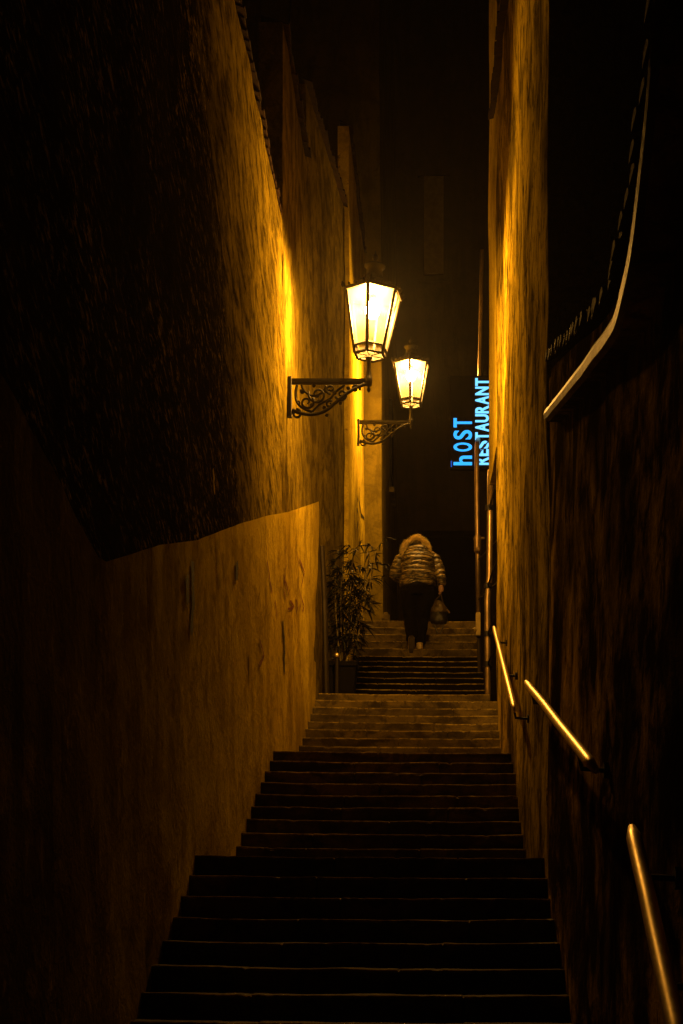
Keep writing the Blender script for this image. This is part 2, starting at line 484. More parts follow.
L2 = thing('house_wall', 'weathered ochre house wall carrying the nearer lantern on the left', 'wall', (-1.5, 15, 1.5))
wall('upper_plaster', M['house'], L2, [(-1.425, 13.6), (-1.44, 16.15)], -3.5, 8.05, 0.22, 1, amp=0.02, seed=8.0)
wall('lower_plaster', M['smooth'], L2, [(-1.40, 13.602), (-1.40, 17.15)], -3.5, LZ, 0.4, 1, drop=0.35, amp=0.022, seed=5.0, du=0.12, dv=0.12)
coping('coping', L2, [(-1.44, 13.7), (-1.44, 16.1)], 8.05, 0.2, 1, over=0.05, rise=0.08)
bm = bmesh.new()                                                # small iron loop at the gable corner
tube(bm, [(-1.42, 14.2, 8.0), (-1.42, 14.25, 8.75)], 0.012, 6)
tube(bm, [(-1.42, 14.2 + 0.05 * math.sin(a), 8.35 + 0.14 * math.cos(a)) for a in [i * PI / 6 for i in range(13)]], 0.010, 6)
link('iron_finial', bm, M['iron'], L2)

L3 = thing('stepped_house_wall', 'narrow brown house wall angled inward behind the potted bamboo', 'wall', (-1.4, 17.6, 2.6))
wall('plaster', M['house'], L3, [(-1.445, 16.16), (-1.235, 19.4)], -3.5, lambda y: 8.9 + (y - 16.1) * 0.05, 0.16, 1, amp=0.02, seed=11.0)
coping('coping', L3, [(-1.445, 16.2), (-1.235, 19.4)], lambda y: 8.9 + (y - 16.1) * 0.05, 0.14, 1, over=0.05, rise=0.08)
bm = bmesh.new()
tube(bm, [W(322, 546, -1.36), W(324.5, 600, -1.335), W(326.5, 694, -1.31)], [0.03, 0.035, 0.035], 10)
link('drain_pipe', bm, M['darkpipe'], L3)

L4 = thing('gabled_house_wall', 'bright ochre wall with black scrawl, carrying the farther lantern', 'wall', (-1.2, 21, 3.5))
wall('plaster', M['smooth'], L4, [(-1.185, 19.42), (-1.18, 23.3)], -3.5, 10.15, 0.14, 1, amp=0.018, seed=14.0)
coping('coping', L4, [(-1.185, 19.5), (-1.18, 23.2)], 10.15, 0.12, 1, over=0.04, rise=0.08)

L5 = thing('corner_house', 'tall plain ochre house whose corner projects past the farther lantern', 'house', (-1.0, 26, 4.3))
bm = bmesh.new()
# front face grid plus side face grid, closed
def face_grid(bm, o, u, v, nu, nv, seed, amp, nrm):
    g_ = [[bm.verts.new(Vector(o) + Vector(u) * (i / nu) + Vector(v) * (j / nv) + Vector(nrm) * (noise.noise(Vector((i * .31, j * .17, seed))) * amp)) for j in range(nv + 1)] for i in range(nu + 1)]
    for i in range(nu):
        for j in range(nv):
            bm.faces.new((g_[i][j], g_[i + 1][j], g_[i + 1][j + 1], g_[i][j + 1]))
face_grid(bm, (-3.0, 23.3, -3.5), (2.11, 0, 0), (0, 0, 22), 12, 60, 1.0, 0.0, (0, -1, 0))
face_grid(bm, (-0.89, 23.3, -3.5), (0, 8.7, 0), (0, 0, 22), 30, 60, 2.0, 0.0, (1, 0, 0))
face_grid(bm, (-3.0, 32.0, -3.5), (2.11, 0, 0), (0, 0, 22), 4, 20, 3.0, 0.0, (0, 1, 0))
face_grid(bm, (-3.0, 23.3, 18.5), (2.11, 0, 0), (0, 8.7, 0), 4, 4, 3.0, 0.0, (0, 1, 0))
bmesh.ops.remove_doubles(bm, verts=bm.verts, dist=0.001)
for v in bm.verts:
    n_ = noise.noise(v.co * 0.9)
    v.co.x += n_ * 0.014 if v.co.x > -2.9 else 0
    v.co.x -= 0.006 * max(0, v.co.z - 4.3)
bmesh.ops.recalc_face_normals(bm, faces=bm.faces)
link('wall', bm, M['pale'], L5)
bm = bmesh.new()
for z in (7.9, 12.0):
    pass
box(bm, (-0.93, 27.0, 7.6), (-0.865, 27.9, 9.2)); link('window', bm, M['panel'], L5)
bm = bmesh.new(); box(bm, (-0.93, 26.9, 7.5), (-0.82, 28.0, 7.59)); link('window_sill', bm, M['stone'], L5)
bm = bmesh.new(); box(bm, (-0.905, 23.29 - 0.05, 3.9), (-0.78, 24.2, 4.62)); 
bmesh.ops.bevel(bm, geom=bm.edges[:], offset=0.03, segments=2, affect='EDGES')
link('guard_stone', bm, M['stone'], L5)

# graffiti strokes lying on the left plaster
def ribbon(bm, pts, w, off=0.0):
    pts = [Vector(p) for p in pts]
    vs = []
    for i, p in enumerate(pts):
        t = (pts[min(i + 1, len(pts) - 1)] - pts[max(i - 1, 0)]).normalized()
        s = t.cross(Vector((1, 0, 0))).normalized() * (w * random.uniform(0.6, 1.2))
        vs.append((bm.verts.new(p + s + Vector((off, 0, 0))), bm.verts.new(p - s + Vector((off, 0, 0)))))
    for a, c in zip(vs, vs[1:]):
        bm.faces.new((a[0], a[1], c[1], c[0]))
def strokes(name, parent, mat, X, lst, w, face=-1.40, amp=0.022, seed=5.0):
    bm = bmesh.new()
    for s in lst:
        p = []
        for (a, c) in zip(s, s[1:]):
            for k in range(5):
                t = k / 5
                q = W(a[0] + (c[0] - a[0]) * t, a[1] + (c[1] - a[1]) * t, X)
                q += Vector((0, random.uniform(-.02, .02), random.uniform(-.006, .006)))
                dn = noise.noise(Vector((q.y * 0.8, q.z * 0.8, seed))) * amp + noise.noise(Vector((q.y * 3.1, q.z * 2.3, seed + 9))) * amp * 0.45
                q.x = face + dn + 0.007
                p.append(q)
        ribbon(bm, p, w)
    return link(name, bm, mat, parent)

# ------------------------------------------------------------------ right side walls
KX = 0.93                                             # eave stands on x = 0.54
eave = [(-4, 4.2), (2.6, 3.6), (3.2, 2.75), (3.45, 2.42), (3.66, 2.22), (3.79, 2.14), (3.94, 2.08), (4.12, 2.02), (4.4, 1.95), (4.85, 1.99), (5.22, 2.07), (6.27, 2.39), (7.45, 2.73), (8.3, 2.95)]
SM = lambda tb, y: sum(lerp_table(tb, y + k * 0.04) for k in range(-4, 5)) / 9
EZ = lambda y: SM(eave, y)
band = [(-4, 3.6), (2.5, 3.2), (2.9, 2.6), (3.15, 2.20), (3.30, 2.0), (3.39, 1.905), (3.64, 1.79), (3.97, 1.70), (4.45, 1.73), (4.8, 1.80), (6.0, 2.08), (7.36, 2.41), (8.3, 2.66)]
BZ = lambda y: SM(band, y)
FLARE = lambda y: -0.04 * max(0.0, 4.6 - max(y, 2.0))      # coping leans out nearer the foot, shaped so its edge faces the lamp
R1 = thing('garden_wall', 'low dark wall on the near right with a dipping curved top edged by clay tiles', 'wall', (0.7, 5, -2.1))
wall('plaster', M['near'], R1, [(0.605, -4), (0.605, 8.24)], -3.5, lambda y: EZ(y) - 0.02, 0.4, -1, amp=0.018, seed=20.0, du=0.1, dv=0.1)
# heavy cornice band under the tiles, following the dip, with a rounded lower edge
bm = bmesh.new()
rings = []
nb = 150
for i in range(nb):
    y = -2 + (7.62 + 2) * i / (nb - 1)
    t, b_ = EZ(y) - 0.03, BZ(y)
    w_ = noise.noise(Vector((y * 2.2, 0, 3))) * 0.004 + FLARE(y)
    pr = [(0.64, t), (0.565, t), (0.562, b_ + 0.085), (0.538, b_ + 0.070), (0.524, b_ + 0.040), (0.528, b_ + 0.012), (0.548, b_), (0.64, b_ - 0.004)]
    rings.append([bm.verts.new((x + w_, y, z)) for x, z in pr])
for a, c in zip(rings, rings[1:]):
    for j in range(8):
        f = bm.faces.new((a[j], a[(j + 1) % 8], c[(j + 1) % 8], c[j]))
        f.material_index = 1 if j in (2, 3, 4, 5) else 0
bm.faces.new(rings[0]); bm.faces.new(rings[-1][::-1])
bmesh.ops.recalc_face_normals(bm, faces=bm.faces)
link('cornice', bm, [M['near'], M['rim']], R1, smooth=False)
coping('coping', R1, [(0.60 + FLARE(y), y) for y in (-2, 2.6, 3.2, 3.45, 3.66, 3.94, 4.12, 4.4, 4.85, 5.22, 6.27, 7.6)], EZ, 0.42, -1, over=0.06, pitch=0.10)

R2 = thing('peeling_wall', 'tall stained and peeling ochre wall opposite the lanterns with tiles along its top', 'wall', (0.7, 12, 0.5))
RZ = lambda y: 8.0 + (y - 13.2) * 0.19
wall('plaster', M['right'], R2, [(0.598, 8.26), (0.600, 15.85)], -3.5, RZ, 0.6, -1, amp=0.02, seed=24.0, du=0.11, dv=0.12)
coping('coping', R2, [(0.60, 8.35), (0.60, 16.3)], RZ, 0.5, -1, over=0.07, pitch=0.17)

R3 = thing('tower_wall', 'high ochre wall end rising above the tile row on the right', 'wall', (0.9, 17, 5))
wall('plaster', M['smooth'], R3, [(0.597, 15.87), (0.565, 17.3)], 4.9, 15.0, 2.0, -1, amp=0.012, seed=28.0)

# end of the alley: dark facade with a shuttered window and an open passage
E1 = thing('dark_facade', 'unlit house front closing the top of the alley, with one shuttered window', 'house', (0, 34, 4.5))
bm = bmesh.new()
xs = [-6, -0.50, 0.86, 6]; 
box(bm, (-6, 34, -4), (-0.50, 34.6, 22)); box(bm, (0.86, 34, -4), (6, 34.6, 22)); box(bm, (-0.50, 34.003, 8.6), (0.86, 34.597, 22))
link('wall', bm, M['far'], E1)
bm = bmesh.new(); box(bm, (-0.36, 33.93, 14.4), (0.08, 34.02, 16.6)); wn = link('window', bm, M['blind'], E1)
bm = bmesh.new()
for lo, hi in (((-0.46, 33.95, 14.3), (-0.365, 34.03, 16.7)), ((0.085, 33.95, 14.3), (0.18, 34.03, 16.7)), ((-0.50, 33.90, 16.605), (0.22, 34.03, 16.75)), ((-0.50, 33.88, 14.2), (0.22, 34.03, 14.295))):
    box(bm, lo, hi)
link('window_frame', bm, M['far'], wn)
bm = bmesh.new(); box(bm, (-0.55, 37.5, 4), (1.0, 37.6, 9)); link('passage_door', bm, M['darkstone'], E1)

# ------------------------------------------------------------------ lanterns
def lantern(label, px, d, wallx, z, tilt, rotz):
    """px: x of the post, wallx: x of the wall face; z: height of the arm"""
    arm = px - wallx
    root = thing('street_lantern', label, 'street lamp', (wallx, d, z), group='iron lanterns on scrolled brackets on the left walls')
    # --- bracket
    bm = bmesh.new()
    box(bm, (wallx, d - 0.014, z - 0.012), (px + 0.02, d + 0.014, z + 0.018))
    box(bm, (wallx, d - 0.010, z - 0.035), (px - 0.05, d + 0.010, z - 0.018))
    link('arm', bm, M['iron'], root)
    bm = bmesh.new()
    box(bm, (wallx - 0.03, d - 0.035, z - 0.34), (wallx + 0.012, d + 0.035, z + 0.03))
    for zz in (z - 0.30, z - 0.02):
        lathe(bm, (wallx + 0.018, d, zz), [(0.014, -0.012), (0.014, 0.012)], 8)
    bmesh.ops.bevel(bm, geom=[e for e in bm.edges if e.calc_length() > 0.2], offset=0.004, segments=1, affect='EDGES')
    link('wall_plate', bm, M['iron'], root)
    # scrollwork
    bm = bmesh.new()
    def P(u, v): return Vector((wallx + u * arm / 0.72, d, z + v))
    def spiral(cx, cz, r0, r1, a0, turns, n=26, t=0.013):
        pts = []; rr = []
        for i in range(n):
            k = i / (n - 1)
            a = a0 + turns * 2 * PI * k
            r = r0 + (r1 - r0) * k
            pts.append(P(cx + r * math.cos(a), cz + r * math.sin(a)))
            rr.append(t * (1 - 0.4 * k))
        tube(bm, pts, rr, 7, ry=[x * 1.5 for x in rr], up=(0, 1, 0))
    def curve(ps, t=0.010):
        # catmull-rom
        q = [ps[0]] + ps + [ps[-1]]; out = []
        for i in range(1, len(q) - 2):
            for k in range(7):
                s = k / 7
                p0, p1, p2, p3 = [Vector(v) for v in q[i - 1:i + 3]]
                out.append(0.5 * ((2 * p1) + (-p0 + p2) * s + (2 * p0 - 5 * p1 + 4 * p2 - p3) * s * s + (-p0 + 3 * p1 - 3 * p2 + p3) * s ** 3))
        out.append(Vector(q[-1]))
        tube(bm, [P(v.x, v.y) for v in out], t * 1.25, 7, ry=t * 1.6, up=(0, 1, 0))
    curve([(0.02, -0.27), (0.08, -0.30), (0.20, -0.315), (0.32, -0.28), (0.42, -0.20), (0.53, -0.11), (0.64, -0.05), (0.70, -0.03)], 0.013)
    curve([(0.06, -0.04), (0.045, -0.12), (0.06, -0.20), (0.12, -0.26), (0.20, -0.29)], 0.010)
    curve([(0.10, -0.04), (0.13, -0.10), (0.20, -0.14), (0.28, -0.12), (0.33, -0.05)], 0.009)
    curve([(0.20, -0.29), (0.27, -0.22), (0.36, -0.17), (0.42, -0.10), (0.50, -0.04)], 0.009)
    spiral(0.25, -0.13, 0.085, 0.015, PI * 0.9, 1.4)
    spiral(0.15, -0.20, 0.070, 0.012, PI * 0.2, -1.3)
    spiral(0.47, -0.13, 0.060, 0.010, PI * 1.1, 1.2)
    spiral(0.60, -0.075, 0.040, 0.008, -PI * 0.1, 1.2)
    spiral(0.37, -0.08, 0.045, 0.010, PI * 1.5, -1.2)
    spiral(0.055, -0.31, 0.045, 0.010, PI * 0.5, -1.3)
    spiral(0.36, -0.22, 0.035, 0.008, PI * 0.3, 1.1)
    # leaves on the scrolls
    for (u, v, a, s) in ((0.12, -0.12, 2.3, .05), (0.18, -0.24, 0.6, .05), (0.31, -0.10, 0.2, .05), (0.30, -0.24, -0.9, .045), (0.40, -0.13, 1.2, .045),
                         (0.22, -0.06, 1.9, .04), (0.52, -0.08, 0.8, .035), (0.45, -0.20, -0.8, .03), (0.09, -0.20, 3.4, .035), (0.27, -0.18, 4.0, .04), (0.33, -0.31, -1.2, .03)):
        c = P(u, v)
        pts = [c + Vector((math.cos(a) * s * k, 0, math.sin(a) * s * k)) for k in (0, .3, .7, 1.0)]
        tube(bm, pts, [0.010, 0.021, 0.016, 0.003], 6, ry=[0.008, 0.012, 0.009, 0.003], up=(0, 1, 0))
    link('scrollwork', bm, M['iron'], root, smooth=True)
    # --- post holding the lantern
    bm = bmesh.new()
    lathe(bm, (px, d, z), [(0.003, -0.11), (0.016, -0.095), (0.020, -0.075), (0.010, -0.06), (0.028, -0.045), (0.034, -0.02), (0.036, 0.03), (0.024, 0.05),
                           (0.028, 0.07), (0.021, 0.09), (0.020, 0.19), (0.034, 0.205), (0.034, 0.222)], 12)
    link('post', bm, M['iron'], root, smooth=True)
    # --- lantern body; built upright then tilted about the post foot
    piv = Vector((px, d, z + 0.05))
    R = Matrix.Rotation(math.radians(tilt), 4, 'Y')
    zb = z + 0.235
    H = 0.575
    RT, RB = 0.265, 0.150
    def hexp(r, zz, k): 
        a = rotz + k * PI / 3
        return Vector((px + r * math.sin(a), d - r * math.cos(a), zz))
    def fin(name, bm, mat, sm=False, parent=root):
        bmesh.ops.rotate(bm, verts=bm.verts, cent=piv, matrix=R)
        return link(name, bm, mat, parent, smooth=sm)
    bm = bmesh.new()
    for k in range(6):
        tube(bm, [hexp(RB, zb, k), hexp(RT, zb + H, k)], 0.016, 6)
        tube(bm, [hexp(RB, zb, k), hexp(RB, zb, k + 1)], 0.014, 6)
        tube(bm, [hexp(RB - 0.0, zb + 0.075, k), hexp(RB + 0.0, zb + 0.075, k + 1)], 0.013, 6)
        tube(bm, [hexp(RT, zb + H, k), hexp(RT, zb + H, k + 1)], 0.013, 6)
    # ring and spider under the bottom glass
    for k in range(3):
        tube(bm, [hexp(RB, zb - 0.002, k), hexp(RB, zb - 0.002, k + 3)], 0.005, 5)
    fin('frame', bm, M['iron'])
    for k in range(6):
        bm = bmesh.new()
        e = 0.985
        a, b_, c, f = hexp(RB * e, zb + 0.01, k), hexp(RB * e, zb + 0.01, k + 1), hexp(RT * e, zb + H - 0.005, k + 1), hexp(RT * e, zb + H - 0.005, k)
        bm.faces.new([bm.verts.new(v) for v in (a, b_, c, f)])
        fin('glass_pane', bm, M['glass'])
    bm = bmesh.new()
    bm.faces.new([bm.verts.new(hexp(RB * 0.97, zb + 0.004, k)) for k in range(6)])
    fin('bottom_pane', bm, M['glass'])
    # roof: flared hexagonal cap, neck, crown
    bm = bmesh.new()
    prof = [(RT * 1.08, -0.015), (RT * 1.10, 0.012), (RT * 0.92, 0.035), (RT * 0.66, 0.075), (RT * 0.42, 0.125), (0.088, 0.165)]
    rg = [[bm.verts.new(hexp(r_, zb + H + z_, k)) for k in range(6)] for r_, z_ in prof]
    for a, c in zip(rg, rg[1:]):
        for k in range(6): bm.faces.new((a[k], a[(k + 1) % 6], c[(k + 1) % 6], c[k]))
    bm.faces.new(rg[0][::-1]); bm.faces.new(rg[-1])
    roof = fin('roof', bm, M['iron'])
    for k in range(6):                                 # upright leaf ornaments round the eaves
        for t in (0.0, 0.25, 0.5, 0.75):
            bm = bmesh.new()
            a = hexp(RT * 1.09, zb + H + 0.01, k); c = hexp(RT * 1.09, zb + H + 0.01, k + 1)
            p = a.lerp(c, t)
            out = (p - Vector((px, d, p.z))).normalized()
            h = 0.050 if t == 0.0 else 0.028
            tube(bm, [p, p + out * 0.012 + Vector((0, 0, h * .5)), p + out * 0.02 + Vector((0, 0, h))], [0.018, 0.022, 0.003], 6, ry=[0.005, 0.006, 0.002])
            fin('eaves_ornament', bm, M['iron'], parent=roof)
    bm = bmesh.new()
    lathe(bm, (px, d, zb + H + 0.15), [(0.085, 0.0), (0.078, 0.02), (0.072, 0.09), (0.098, 0.10), (0.100, 0.115), (0.060, 0.135), (0.022, 0.150), (0.014, 0.165), (0.030, 0.185), (0.026, 0.205), (0.008, 0.225), (0.003, 0.255)], 14)
    fin('chimney', bm, M['iron'], True, parent=roof)
    bm = bmesh.new()                                   # loose catch and chain on the right side
    p = hexp(RT * 1.05, zb + H - 0.02, 1 if tilt else 1)
    tube(bm, [p, p + Vector((0.02, 0, -0.05)), p + Vector((0.012, 0, -0.13)), p + Vector((-0.008, 0, -0.20))], 0.006, 5)
    fin('catch', bm, M['iron'])
    bm = bmesh.new()
    bmesh.ops.create_icosphere(bm, subdivisions=2, radius=0.07)
    for v in bm.verts:
        v.co.z *= 1.25
        v.co += Vector((px, d, zb + H * 0.74))
    fin('bulb', bm, M['bulb'], True)
    bm = bmesh.new()
    lathe(bm, (px, d, zb + H * 0.74), [(0.03, 0.10), (0.03, 0.20)], 10)
    fin('bulb_socket', bm, M['iron'])
    return root

lantern('nearer and larger looking lit iron lantern, leaning slightly, on a scrolled wall bracket', -0.665, 14.0, -1.395, 4.94, 3.2, math.radians(-8))
lantern('farther and smaller looking lit iron lantern, upright, beside the dark gap above the person', -0.415, 21.5, -1.165, 7.0, 0.0, math.radians(-3))

# ------------------------------------------------------------------ handrails
def rail(label, p0, p1, brackets, wallx, r=0.021):
    p0, p1 = Vector(p0), Vector(p1)
    root = thing('handrail', label, 'handrail', tuple(p1), group='short metal handrails fixed to the right walls')
    bm = bmesh.new()
    t = (p1 - p0)
    pts = [p0 + t * k + Vector((0, 0, noise.noise(Vector((k * 4, 0, p0.y))) * 0.004)) for k in [i / 16 for i in range(17)]]
    rr = [r * 0.55] + [r] * 15 + [r * 0.55]
    tube(bm, pts, rr, 12)
    link('rail', bm, M['brass'], root, smooth=True)
    for k in brackets:
        q = p0 + t * k
        bm = bmesh.new()
        tube(bm, [q + Vector((0, 0, -r * 0.8)), q + Vector((0.01, 0, -0.07)), Vector((wallx - 0.02, q.y, q.z - 0.075)), Vector((wallx + 0.02, q.y, q.z - 0.075))], 0.009, 7)
        lathe_vs = []
        tube(bm, [Vector((wallx - 0.012, q.y, q.z - 0.075)), Vector((wallx + 0.02, q.y, q.z - 0.075))], 0.03, 10)
        link('bracket', bm, M['iron'], root)
    return root
rail('farthest handrail, short and steep, ending above the second flight on the peeling wall', W(494, 627, 0.50), W(515, 711, 0.50), [0.12, 0.55, 0.97], 0.60)
rail('middle handrail, long thin and gently sloping, on the dim wall', W(526, 682, 0.50), W(596, 771, 0.50), [0.15, 0.85], 0.60)
rail('nearest handrail, thick and steep, running out of the bottom right corner', W(632, 828, 0.50), W(684, 1062, 0.445), [0.12, 0.62], 0.60)

# ------------------------------------------------------------------ pipes at the far right corner
P1 = thing('downpipe', 'slender lit downpipe passing behind and below the blue restaurant sign', 'pipe', tuple(D(479, 690, 18.6)))
bm = bmesh.new()
tube(bm, [D(482, 250, 19.9), D(481, 300, 19.9), D(479.5, 372, 19.8), D(479.5, 437, 19.75)], 0.024, 10)
tube(bm, [D(479, 436, 19.7), D(477.0, 445, 19.2), D(476.8, 470, 19.2), D(477.5, 540, 19.2), D(478.5, 614, 19.2)], 0.031, 12)
link('pipe', bm, M['pipe'], P1, smooth=True)
bm = bmesh.new()
tube(bm, [D(477.5, 536, 19.2), D(477.7, 552, 19.2)], 0.045, 12)
tube(bm, [D(473.5, 539, 19.2), D(484.5, 538, 19.2)], 0.016, 8)
tube(bm, [D(475.5, 549, 19.1), D(479.5, 549.5, 19.1)], 0.03, 8)
link('pipe_joint', bm, M['pipe'], P1)
bm = bmesh.new()
a = D(475.8, 636, 19.15); c = D(480.4, 613, 19.15)
box(bm, (a.x, 19.1, a.z), (c.x, 19.25, c.z))
bmesh.ops.bevel(bm, geom=bm.edges[:], offset=0.006, segments=2, affect='EDGES')
tube(bm, [D(474, 630, 19.1), D(476, 629, 19.1)], 0.028, 8)
link('meter_box', bm, M['metalbox'], P1)
bm = bmesh.new()
tube(bm, [D(479, 636, 19.2), D(480, 694, 19.2)], 0.026, 8)
link('pipe_foot', bm, M['darkpipe'], P1)
for y in (455, 560, 600):
    q = D(478, y, 19.2)
    bm = bmesh.new()
    tube(bm, [q, q + Vector((0.20, -1.0, 0.0)), q + Vector((0.30, -1.9, 0.0))], 0.008, 6)
    link('wall_strut', bm, M['darkpipe'], P1)

P2 = thing('drainpipe', 'thicker jointed drainpipe hugging the far end of the peeling wall', 'pipe', tuple(D(489, 700, 17.5)))
bm = bmesh.new()
tube(bm, [D(490.5, 470, 17.6), D(490, 520, 17.6), D(489.5, 575, 17.6), D(487.5, 600, 17.6), D(488, 690, 17.6), D(488.5, 712, 17.6)], 0.036, 12)
link('pipe', bm, M['pipe'], P2, smooth=True)
for y in (508, 586, 634, 664):
    bm = bmesh.new()
    q = D(489.5 if y < 580 else 488, y, 17.6)
    tube(bm, [q + Vector((0, 0, -.03)), q + Vector((0, 0, .03))], 0.05, 12)
    tube(bm, [q, q + Vector((0.03, -0.8, 0)), q + Vector((0.08, -1.75, 0))], 0.012, 6)
    link('pipe_clamp', bm, M['iron'], P2)
bm = bmesh.new()
tube(bm, [D(484.5, 605, 18.0), D(486, 604, 18.0), D(486.5, 634, 18.0)], 0.010, 6)
link('cable', bm, M['pipe'], P2)

# ------------------------------------------------------------------ sign
SY = 19.5
SG = thing('restaurant_sign', 'black projecting sign with glowing blue vertical lettering reading hOST and RESTAURANT', 'sign', tuple(D(470, 468, SY)))
bm = bmesh.new()
a = D(450.5, 469, SY); c = D(491.0, 375.5, SY)
box(bm, (a.x, SY, a.z), (c.x, SY + 0.10, c.z))
bmesh.ops.bevel(bm, geom=bm.edges[:], offset=0.006, segments=2, affect='EDGES')
link('panel', bm, M['panel'], SG)

def lettering(text, runs, x0, x1, mat, name, thick):
    """condensed letters turned a quarter turn, reading upward; x0 cap side, x1 baseline side; runs = (bottom, top) of each letter"""
    bm = bmesh.new()
    for ch, (y1, y0) in zip(text, runs):
        cu = bpy.data.curves.new(name, 'FONT')
        cu.body = ch; cu.size = 1.0; cu.offset = thick
        ob = bpy.data.objects.new('tmp', cu)
        COL.objects.link(ob)
        dg = bpy.context.evaluated_depsgraph_get()
        me = bpy.data.meshes.new_from_object(ob.evaluated_get(dg))
        bpy.data.objects.remove(ob)
        b1 = bmesh.new(); b1.from_mesh(me)
        xs_ = [v.co.x for v in b1.verts]; ys_ = [v.co.y for v in b1.verts]
        ax, bx, ay, by = min(xs_), max(xs_), min(ys_), max(ys_)
        pa = D(x1, y1, SY); pb = D(x0, y0, SY)
        for v in b1.verts:
            u = (v.co.x - ax) / (bx - ax); w = (v.co.y - ay) / (by - ay)
            v.co = Vector((pa.x + (pb.x - pa.x) * w, SY - 0.018, pa.z + (pb.z - pa.z) * u))
        r = bmesh.ops.extrude_face_region(b1, geom=b1.faces[:])
        for v in [g_ for g_ in r['geom'] if isinstance(g_, bmesh.types.BMVert)]:
            v.co.y += 0.016
        b1.to_mesh(me); b1.free(); bm.from_mesh(me); bpy.data.meshes.remove(me)
    bmesh.ops.recalc_face_normals(bm, faces=bm.faces)
    return link(name, bm, mat, SG)
lettering('hOST', [(465.3, 456.0), (451.5, 443.0), (439.5, 430.5), (427.5, 418.5)], 453.5, 472.0, M['neon'], 'lettering', 0.02)
wd = [1.0, 0.85, 0.95, 0.95, 1.05, 1.0, 1.0, 1.05, 1.05, 0.95]
tot = sum(wd); y = 465.0; rn = []
for q in wd:
    h = (465.0 - 377.5) * q / tot
    rn.append((y, y - h * 0.88)); y -= h
lettering('RESTAURANT', rn, 475.2, 488.8, M['neonw'], 'lettering', 0.026)
bm = bmesh.new()
a = D(490.6, 425, SY); c = D(491.3, 378, SY)
box(bm, (a.x, SY - 0.012, a.z), (c.x, SY - 0.003, c.z))
link('lit_edge', bm, M['neonedge'], SG)
bm = bmesh.new()
a = D(450.8, 467, SY); c = D(452.0, 461, SY)
box(bm, (a.x, SY - 0.012, a.z), (c.x, SY - 0.003, c.z))
link('lit_edge', bm, M['neonedge'], SG)
bm = bmesh.new()
for y in (385, 460):
    q = D(489, y, SY + 0.05)
    tube(bm, [q, q + Vector((0.25, -1.2, 0)), q + Vector((0.3, -2.1, 0))], 0.014, 6)
link('mount', bm, M['iron'], SG)

# ------------------------------------------------------------------ bamboo in its planter, bollard
BP = Vector((-1.17, 17.80, 2.52))
PT = thing('planter', 'low black square planter holding the bamboo at the left of the steps', 'planter', tuple(BP))
bm = bmesh.new()
o_ = 0.19; i_ = 0.165; h_ = 0.40
def frustum(bm, c, r0, r1, z0, z1):
    a = [bm.verts.new((c.x + sx * r0, c.y + sy * r0, c.z + z0)) for sx, sy in ((-1, -1), (1, -1), (1, 1), (-1, 1))]
    b_ = [bm.verts.new((c.x + sx * r1, c.y + sy * r1, c.z + z1)) for sx, sy in ((-1, -1), (1, -1), (1, 1), (-1, 1))]
    for i in range(4): bm.faces.new((a[i], a[(i + 1) % 4], b_[(i + 1) % 4], b_[i]))
    return a, b_
a, b_ = frustum(bm, BP, 0.15, 0.185, 0, h_)
a2, b2 = frustum(bm, BP, 0.165, 0.165, h_ - 0.06, h_)
a3, b3 = frustum(bm, BP, 0.2, 0.2, h_ - 0.05, h_ + 0.002)
bm.faces.new(a)
for i in range(4): bm.faces.new((b3[i], b3[(i + 1) % 4], b2[(i + 1) % 4], b2[i]))
bmesh.ops.recalc_face_normals(bm, faces=bm.faces)
link('tub', bm, M['planter'], PT)
bm = bmesh.new(); box(bm, BP + Vector((-0.163, -0.163, h_ - 0.10)), BP + Vector((0.163, 0.163, h_ - 0.05))); link('soil', bm, M['soil'], PT)

BB = thing('bamboo', 'leafy dark bamboo with bare lit canes growing from the black planter', 'plant', tuple(BP + Vector((0, 0, h_))))
canes = []
bmL = bmesh.new()
def leaf(bm, p, dirv, L, w):
    dirv = dirv.normalized()
    s = dirv.cross(Vector((random.uniform(-.5, .5), random.uniform(-.5, .5), 1))).normalized()
    n_ = s.cross(dirv)
    pts = []
    for k, ww in ((0.0, 0.1), (0.25, 1.0), (0.6, 0.75), (1.0, 0.0)):
        drop = Vector((0, 0, -0.35 * L * k * k))
        c = p + dirv * (L * k) + drop
        pts.append((bm.verts.new(c + s * w * ww), bm.verts.new(c - n_ * w * 0.25 * ww), bm.verts.new(c - s * w * ww)) if ww > 0 else (bm.verts.new(c),) * 3)
    for a, c in zip(pts, pts[1:]):
        if c[0] is c[1]:
            bm.faces.new((a[0], a[1], c[0])); bm.faces.new((a[1], a[2], c[0]))
        else:
            bm.faces.new((a[0], a[1], c[1], c[0])); bm.faces.new((a[1], a[2], c[2], c[1]))
